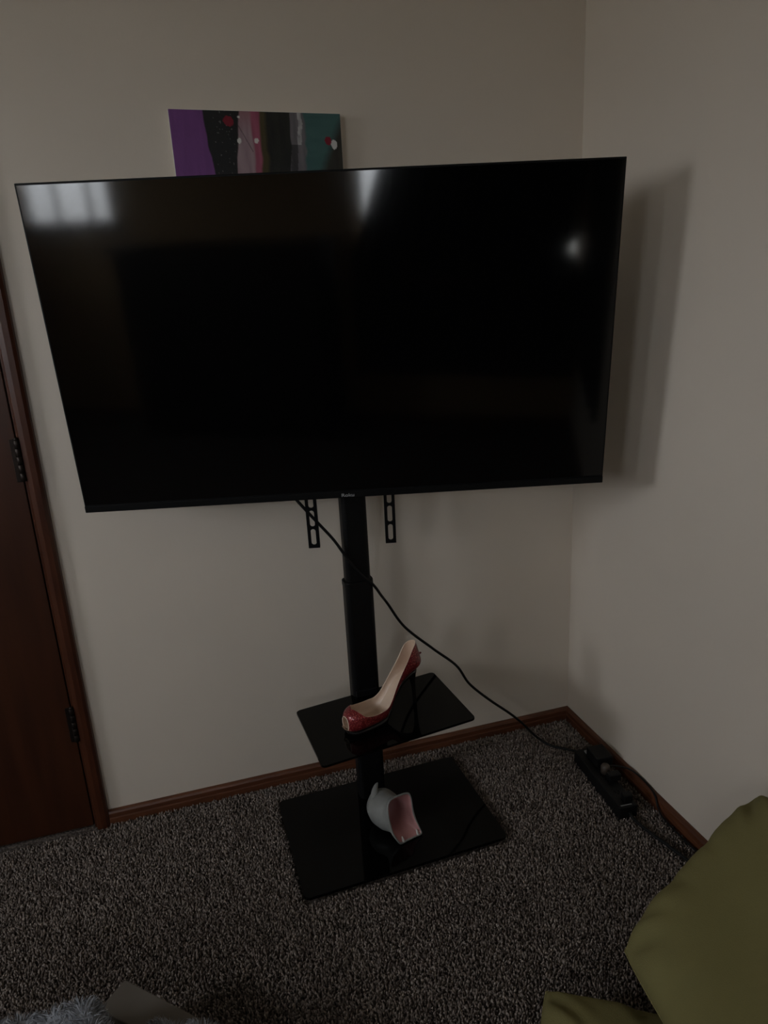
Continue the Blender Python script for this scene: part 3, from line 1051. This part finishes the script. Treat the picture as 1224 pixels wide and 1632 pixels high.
# rounded lip
o0 = len(v)
lip1 = cer_ring(-0.0022, (0, 0), (1, 1), 0, 1.0, 0.0025)
lip2 = cer_ring(0.0, (0, 0), (1, 1), 0, 1.0, 0.005)
v = list(v) + lip1 + lip2
for k in range(NR):
    j = (k + 1) % NR
    f.append((j, k, o0 + k, o0 + j))
    f.append((o0 + j, o0 + k, o0 + NR + k, o0 + NR + j))
mesh('body', v, f, M_GREYC, CER, True)
rings = [cer_ring(d_, c, r, b_, sc, 0.005) for d_, c, r, b_, sc in prof_o[:7]]
v, f = loft(rings, False, True)
mesh('mouth', v, [q[::-1] for q in f], M_PINKC, CER, True)
tube('ear', [mp_(-0.006, 0.104, 0.076), mp_(-0.002, 0.118, 0.078), mp_(0.003, 0.131, 0.080), mp_(0.012, 0.142, 0.081), mp_(0.0175, 0.1455, 0.081)], lambda t: 0.0150 * (1 - t) ** 1.15 + 0.0018, M_GREYC, CER, 6, 14)
for (a, b_) in ((0.009, 0.0075), (0.0545, 0.0065)):
    tube('tooth', [mp_(a, b_ - 0.004, 0.002), mp_(a, b_ + 0.004, 0.002), mp_(a, b_ + 0.010, 0.003)], lambda t: 0.0036 * (1 - 0.45 * t), M_TOOTH, CER, 5, 10)

# ------------------------------------------------------------------ power strip with plugs
PSC = Vector((-0.0935, -0.352, 0.0))
pd = Vector((0.085, 0.9964, 0)).normalized()
pw = Vector((pd.y, -pd.x, 0))


def ps(a, b_, z):
    return PSC + pd * a + pw * b_ + Z * z


STRIP = thing('power_strip', 'black power strip full of plugs on the carpet beside the right baseboard', 'power strip', ps(0, 0, FL))
obox('housing', ps(0, 0, 0.011), pd, pw, Z, (0.132, 0.027, 0.023), M_STRIP, STRIP, 0.004)
obox('switch', ps(0.108, 0.006, 0.035), pd, pw, Z, (0.010, 0.007, 0.003), M_GREYP, STRIP, 0.001)
for a in (0.07, 0.035, 0.0, -0.035, -0.07, -0.105):
    bm = bmesh.new()
    for s in (-1, 1):
        add_box(bm, ps(a, 0.006 * s, 0.0345), pd, pw, Z, (0.0045, 0.0012, 0.0006))
    add_box(bm, ps(a - 0.009, 0, 0.0345), pd, pw, Z, (0.002, 0.002, 0.0006), 0.0008)
    from_bm('socket', bm, M_BEZEL, STRIP)
obox('end_glint', ps(-0.125, -0.004, 0.0345), pd, pw, Z, (0.0015, 0.016, 0.0004), M_GREYP, STRIP)  # pale line painted in for a glint on the housing


def plug(name, a, b_, h, ha, hb, m, label, cable=None, rnd=False):
    t = thing(name, label, 'plug', ps(a, b_, 0.034))
    if rnd:
        rings = [[ps(a + r_ * math.cos(2 * math.pi * q / 20), b_ + r_ * math.sin(2 * math.pi * q / 20), z_) for q in range(20)] for z_, r_ in ((0.0345, ha), (0.0345 + h * 0.75, ha), (0.0345 + h, ha * 0.75))]
        v, f = loft(rings)
        mesh('body', v, f, m, t, True)
    else:
        obox('body', ps(a, b_, 0.0345 + h / 2), pd, pw, Z, (ha, hb, h / 2), m, t, 0.003)
    if cable:
        tube('cable', cable, 0.0026, M_CABLE, t, 8, 8)
    return t


plug('power_adapter', 0.068, 0.022, 0.030, 0.032, 0.026, M_STRIP, 'wide black power adapter at the corner end of the power strip')
plug('cord_plug', 0.012, 0.010, 0.026, 0.013, 0.012, M_BROWNP, 'round brown plug midway along the power strip',
     [ps(0.012, 0.012, 0.055), ps(0.010, 0.040, 0.052), ps(-0.005, 0.074, 0.046), (-0.0075, -0.395, 0.041), (-0.008, -0.44, 0.0395), (-0.014, -0.472, 0.036), (-0.020, -0.495, 0.015), (-0.0245, -0.525, 0.005), (-0.026, -0.60, 0.004), (-0.022, -0.68, 0.004), (-0.03, -0.78, 0.004)], True)
plug('cord_plug', -0.022, 0.017, 0.022, 0.011, 0.018, M_STRIP, 'flat black plug next to the round brown plug on the power strip')
plug('cord_plug', -0.107, 0.008, 0.020, 0.011, 0.013, M_STRIP, 'small black plug at the cushion end of the power strip',)
pc = tube('supply_cable', [ps(-0.131, 0.004, 0.012), (-0.100, -0.505, 0.006), (-0.090, -0.555, 0.004), (-0.075, -0.615, 0.004), (-0.062, -0.680, 0.004), (-0.066, -0.76, 0.004), (-0.09, -0.86, 0.004)], 0.0048, M_CABLE, STRIP)
pc['label'] = 'thick black supply cable'


# ------------------------------------------------------------------ olive cushions
def cushion(name, A, B, C, D, thick, label, bulge, seed, upv, under):
    A, B, C, D = map(Vector, (A, B, C, D))
    upv = Vector(upv).normalized()
    c0 = (A + B + C + D) / 4
    N = 56
    rnd = random.Random(seed)
    ph = [rnd.uniform(0, 6.28) for _ in range(8)]

    def surf(u, v, sgn):
        # u, v in -1..1 ; edges bow by 'bulge', corners stay
        p = (A * (1 - u) * (1 - v) + B * (1 + u) * (1 - v) + C * (1 + u) * (1 + v) + D * (1 - u) * (1 + v)) / 4
        ax, ay = (B - A + C - D) / 2, (D - A + C - B) / 2
        p = p + ax * 0.5 * bulge * u * (1 - v * v) * 0.9 + ay * 0.5 * bulge * v * (1 - u * u) * 0.9
        p = c0 + (p - c0) * (1 - 0.022 * abs(u * v) ** 6)          # blunt corners
        e = (1 - abs(u) ** 4.5) * (1 - abs(v) ** 4.5)
        h = max(e, 0) ** 0.5
        # pleats that run in from the corners and edges
        cr = max(abs(u), abs(v))
        k = math.atan2(v, u)
        dg = abs(abs(u) - abs(v))
        pl = math.sin(k * 13 + ph[0]) * 0.35 + math.sin(k * 23 + ph[1]) * 0.22 + math.sin(k * 37 + ph[2]) * 0.12
        w = math.exp(-((cr - 0.86) / 0.16) ** 2) * (0.35 + 0.9 * math.exp(-(dg / 0.25) ** 2))
        big = 0.05 * math.sin(u * 3.1 + ph[3] + v * 1.7) + 0.04 * math.sin(v * 4.3 + ph[4] - u * 1.2)
        z = thick / 2 * (h * (1 + big) + pl * w * 0.30 * min(1, h * 3))
        return p + upv * (z if sgn > 0 else -z * under)

    g = [math.sin(math.pi / 2 * (-1 + 2 * i / N)) for i in range(N + 1)]
    verts = [surf(u, v, 1) for v in g for u in g] + [surf(u, v, -1) for v in g for u in g]
    S = (N + 1) ** 2
    faces = []
    for j in range(N):
        for i in range(N):
            a = j * (N + 1) + i
            faces.append((a, a + 1, a + N + 2, a + N + 1))
            faces.append((S + a, S + a + N + 1, S + a + N + 2, S + a + 1))
    t = thing(name, label, 'cushion', c0 - upv * thick / 2 * under, 'olive green cushions')
    co = mesh('cover', verts, faces, M_OLIVE, t, True)
    bm = bmesh.new()
    bm.from_mesh(co.data)
    bmesh.ops.remove_doubles(bm, verts=bm.verts, dist=0.0004)
    bmesh.ops.recalc_face_normals(bm, faces=bm.faces)
    bm.to_mesh(co.data)
    bm.free()
    for p in co.data.polygons:
        p.use_smooth = True
    edge = [surf(u, -1, 1) for u in g] + [surf(1, v, 1) for v in g[1:]] + [surf(-u, 1, 1) for u in g[1:]] + [surf(-1, -v, 1) for v in g[1:]]
    tube('seam', edge[::2] + [edge[0]], 0.0022, M_OLIVE, t, 1, 6)
    return t


n20 = (-math.sin(math.radians(20)), 0, math.cos(math.radians(20)))
cushion('cushion', (-0.470, -0.957, 0.192), (-0.072, -0.846, 0.336), (-0.075, -1.290, 0.335), (-0.505, -1.400, 0.178), 0.19, 'large olive green cushion leaning against the right wall', 0.012, 5, n20, 0.35)
cushion('cushion', (-0.592, -0.892, 0.072), (-0.215, -1.160, 0.075), (-0.47, -1.53, 0.075), (-0.865, -1.255, 0.075), 0.145, 'olive green cushion lying flat on the carpet under the leaning cushion', -0.04, 11, (0, 0, 1), 0.95)

# ------------------------------------------------------------------ slim taupe box under the blanket
bd = Vector((0.735, -0.678, 0)).normalized()
bs = Vector((bd.y, -bd.x, 0))
bA = Vector((-1.369, -0.646, 0))
BX = thing('box', 'slim taupe box on the carpet, half covered by the fluffy grey blanket', 'box', bA + bd * 0.15 + bs * 0.028 + Z * FL)
cc = bA + bd * 0.16 + bs * 0.032
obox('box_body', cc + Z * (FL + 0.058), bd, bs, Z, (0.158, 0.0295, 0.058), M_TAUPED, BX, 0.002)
obox('lid', cc + Z * 0.111, bd, bs, Z, (0.160, 0.032, 0.009), M_TAUPE, BX, 0.0025)

# ------------------------------------------------------------------ fluffy grey blanket
CREST = [(-1.76, -0.76, 0.16), (-1.644, -0.735, 0.20), (-1.551, -0.745, 0.212), (-1.49, -0.752, 0.212), (-1.445, -0.768, 0.232), (-1.402, -0.777, 0.242), (-1.383, -0.793, 0.222), (-1.370, -0.812, 0.190),
         (-1.354, -0.835, 0.160), (-1.333, -0.830, 0.145), (-1.309, -0.791, 0.160), (-1.265, -0.820, 0.170), (-1.234, -0.822, 0.170), (-1.204, -0.840, 0.160), (-1.155, -0.868, 0.135), (-1.10, -0.91, 0.09)]
crest = catmull([(x_, y_ - 0.004, z_ - 0.003) for x_, y_, z_ in CREST], 5)
bv, bf = [], []
NROW = 30
for p in crest:
    frontz = FL + 0.004
    for r in range(NROW):
        if r < 7:                                   # the fall in front of the crest
            t = r / 6
            ang = math.pi / 2 * t
            on_box = -1.36 < p.x < -1.16
            drop = (0.128 if on_box else frontz)
            y = p.y + 0.030 * math.cos(ang) * (0.7 if on_box else 1)
            z = drop + (p.z - drop) * math.sin(ang)
            bv.append(Vector((p.x, y, z)))
        else:
            t = (r - 6) / (NROW - 7)
            y = p.y - 0.62 * t
            fold = 0.030 * math.sin(p.x * 21 + t * 5) * math.sin(math.pi * t) + 0.02 * math.sin(p.x * 9 - t * 11) * math.sin(math.pi * t)
            z = p.z * (1 - t ** 3) + fold + 0.004 * t
            bv.append(Vector((p.x + 0.05 * math.sin(t * 4), y, max(z, FL + 0.006))))
for i in range(len(crest) - 1):
    for r in range(NROW - 1):
        a = i * NROW + r
        bf.append((a, a + 1, a + NROW + 1, a + NROW))
BL = thing('blanket', 'fluffy light grey blanket heaped on the carpet beside the taupe box', 'blanket', (-1.42, -1.0, FL))
bo = mesh('backing', bv, bf, M_BLANKET, BL, True)
# fur: tapered fibres standing on the cloth
me = bo.data
nv = np.zeros(len(me.polygons) * 3)
me.polygons.foreach_get('normal', nv)
nv = nv.reshape(-1, 3)
P4 = np.array([[bv[i][:] for i in q] for q in bf])
NF = 34000
ar = np.linalg.norm(np.cross(P4[:, 1] - P4[:, 0], P4[:, 3] - P4[:, 0]), axis=1)
pick = RNG.choice(len(P4), NF, p=ar / ar.sum())
s, t = RNG.random(NF)[:, None], RNG.random(NF)[:, None]
q = P4[pick]
pos = (q[:, 0] * (1 - s) + q[:, 1] * s) * (1 - t) + (q[:, 3] * (1 - s) + q[:, 2] * s) * t
nrm = nv[pick]
if nrm[:, 2].mean() < 0:
    nrm = -nrm
clump = np.stack([np.sin(pos[:, 0] * 140 + pos[:, 1] * 60), np.cos(pos[:, 1] * 150 - pos[:, 0] * 40), 0.4 * np.sin(pos[:, 0] * 90 - pos[:, 2] * 120)], 1)
d1 = nrm + clump * 0.55 + RNG.normal(0, 0.28, (NF, 3))
d1 /= np.linalg.norm(d1, axis=1)[:, None]
d2 = d1 + clump * 0.5 + np.array([0, 0, -0.35])
d2 /= np.linalg.norm(d2, axis=1)[:, None]
L = RNG.uniform(0.010, 0.019, NF)[:, None]
sd = np.cross(d1, RNG.normal(0, 1, (NF, 3)))
sd /= np.linalg.norm(sd, axis=1)[:, None]
wd = 0.0010
V = np.stack([pos - sd * wd, pos + sd * wd, pos + d1 * L * 0.55 + sd * wd * 0.8, pos + d1 * L * 0.55 - sd * wd * 0.8, pos + d1 * L * 0.55 + d2 * L * 0.5], 1)
V = V - np.array(off(BL))
idx = np.arange(NF)[:, None] * 5
faces = np.concatenate([idx + np.array([[0, 1, 2]]), idx + np.array([[0, 2, 3]]), idx + np.array([[3, 2, 4]])], 1).reshape(-1, 3)
me = bpy.data.meshes.new('fur')
me.from_pydata(V.reshape(-1, 3).tolist(), [], faces.tolist())
fo = link('fur', me, M_FUR, BL)
fo['kind'] = 'stuff'
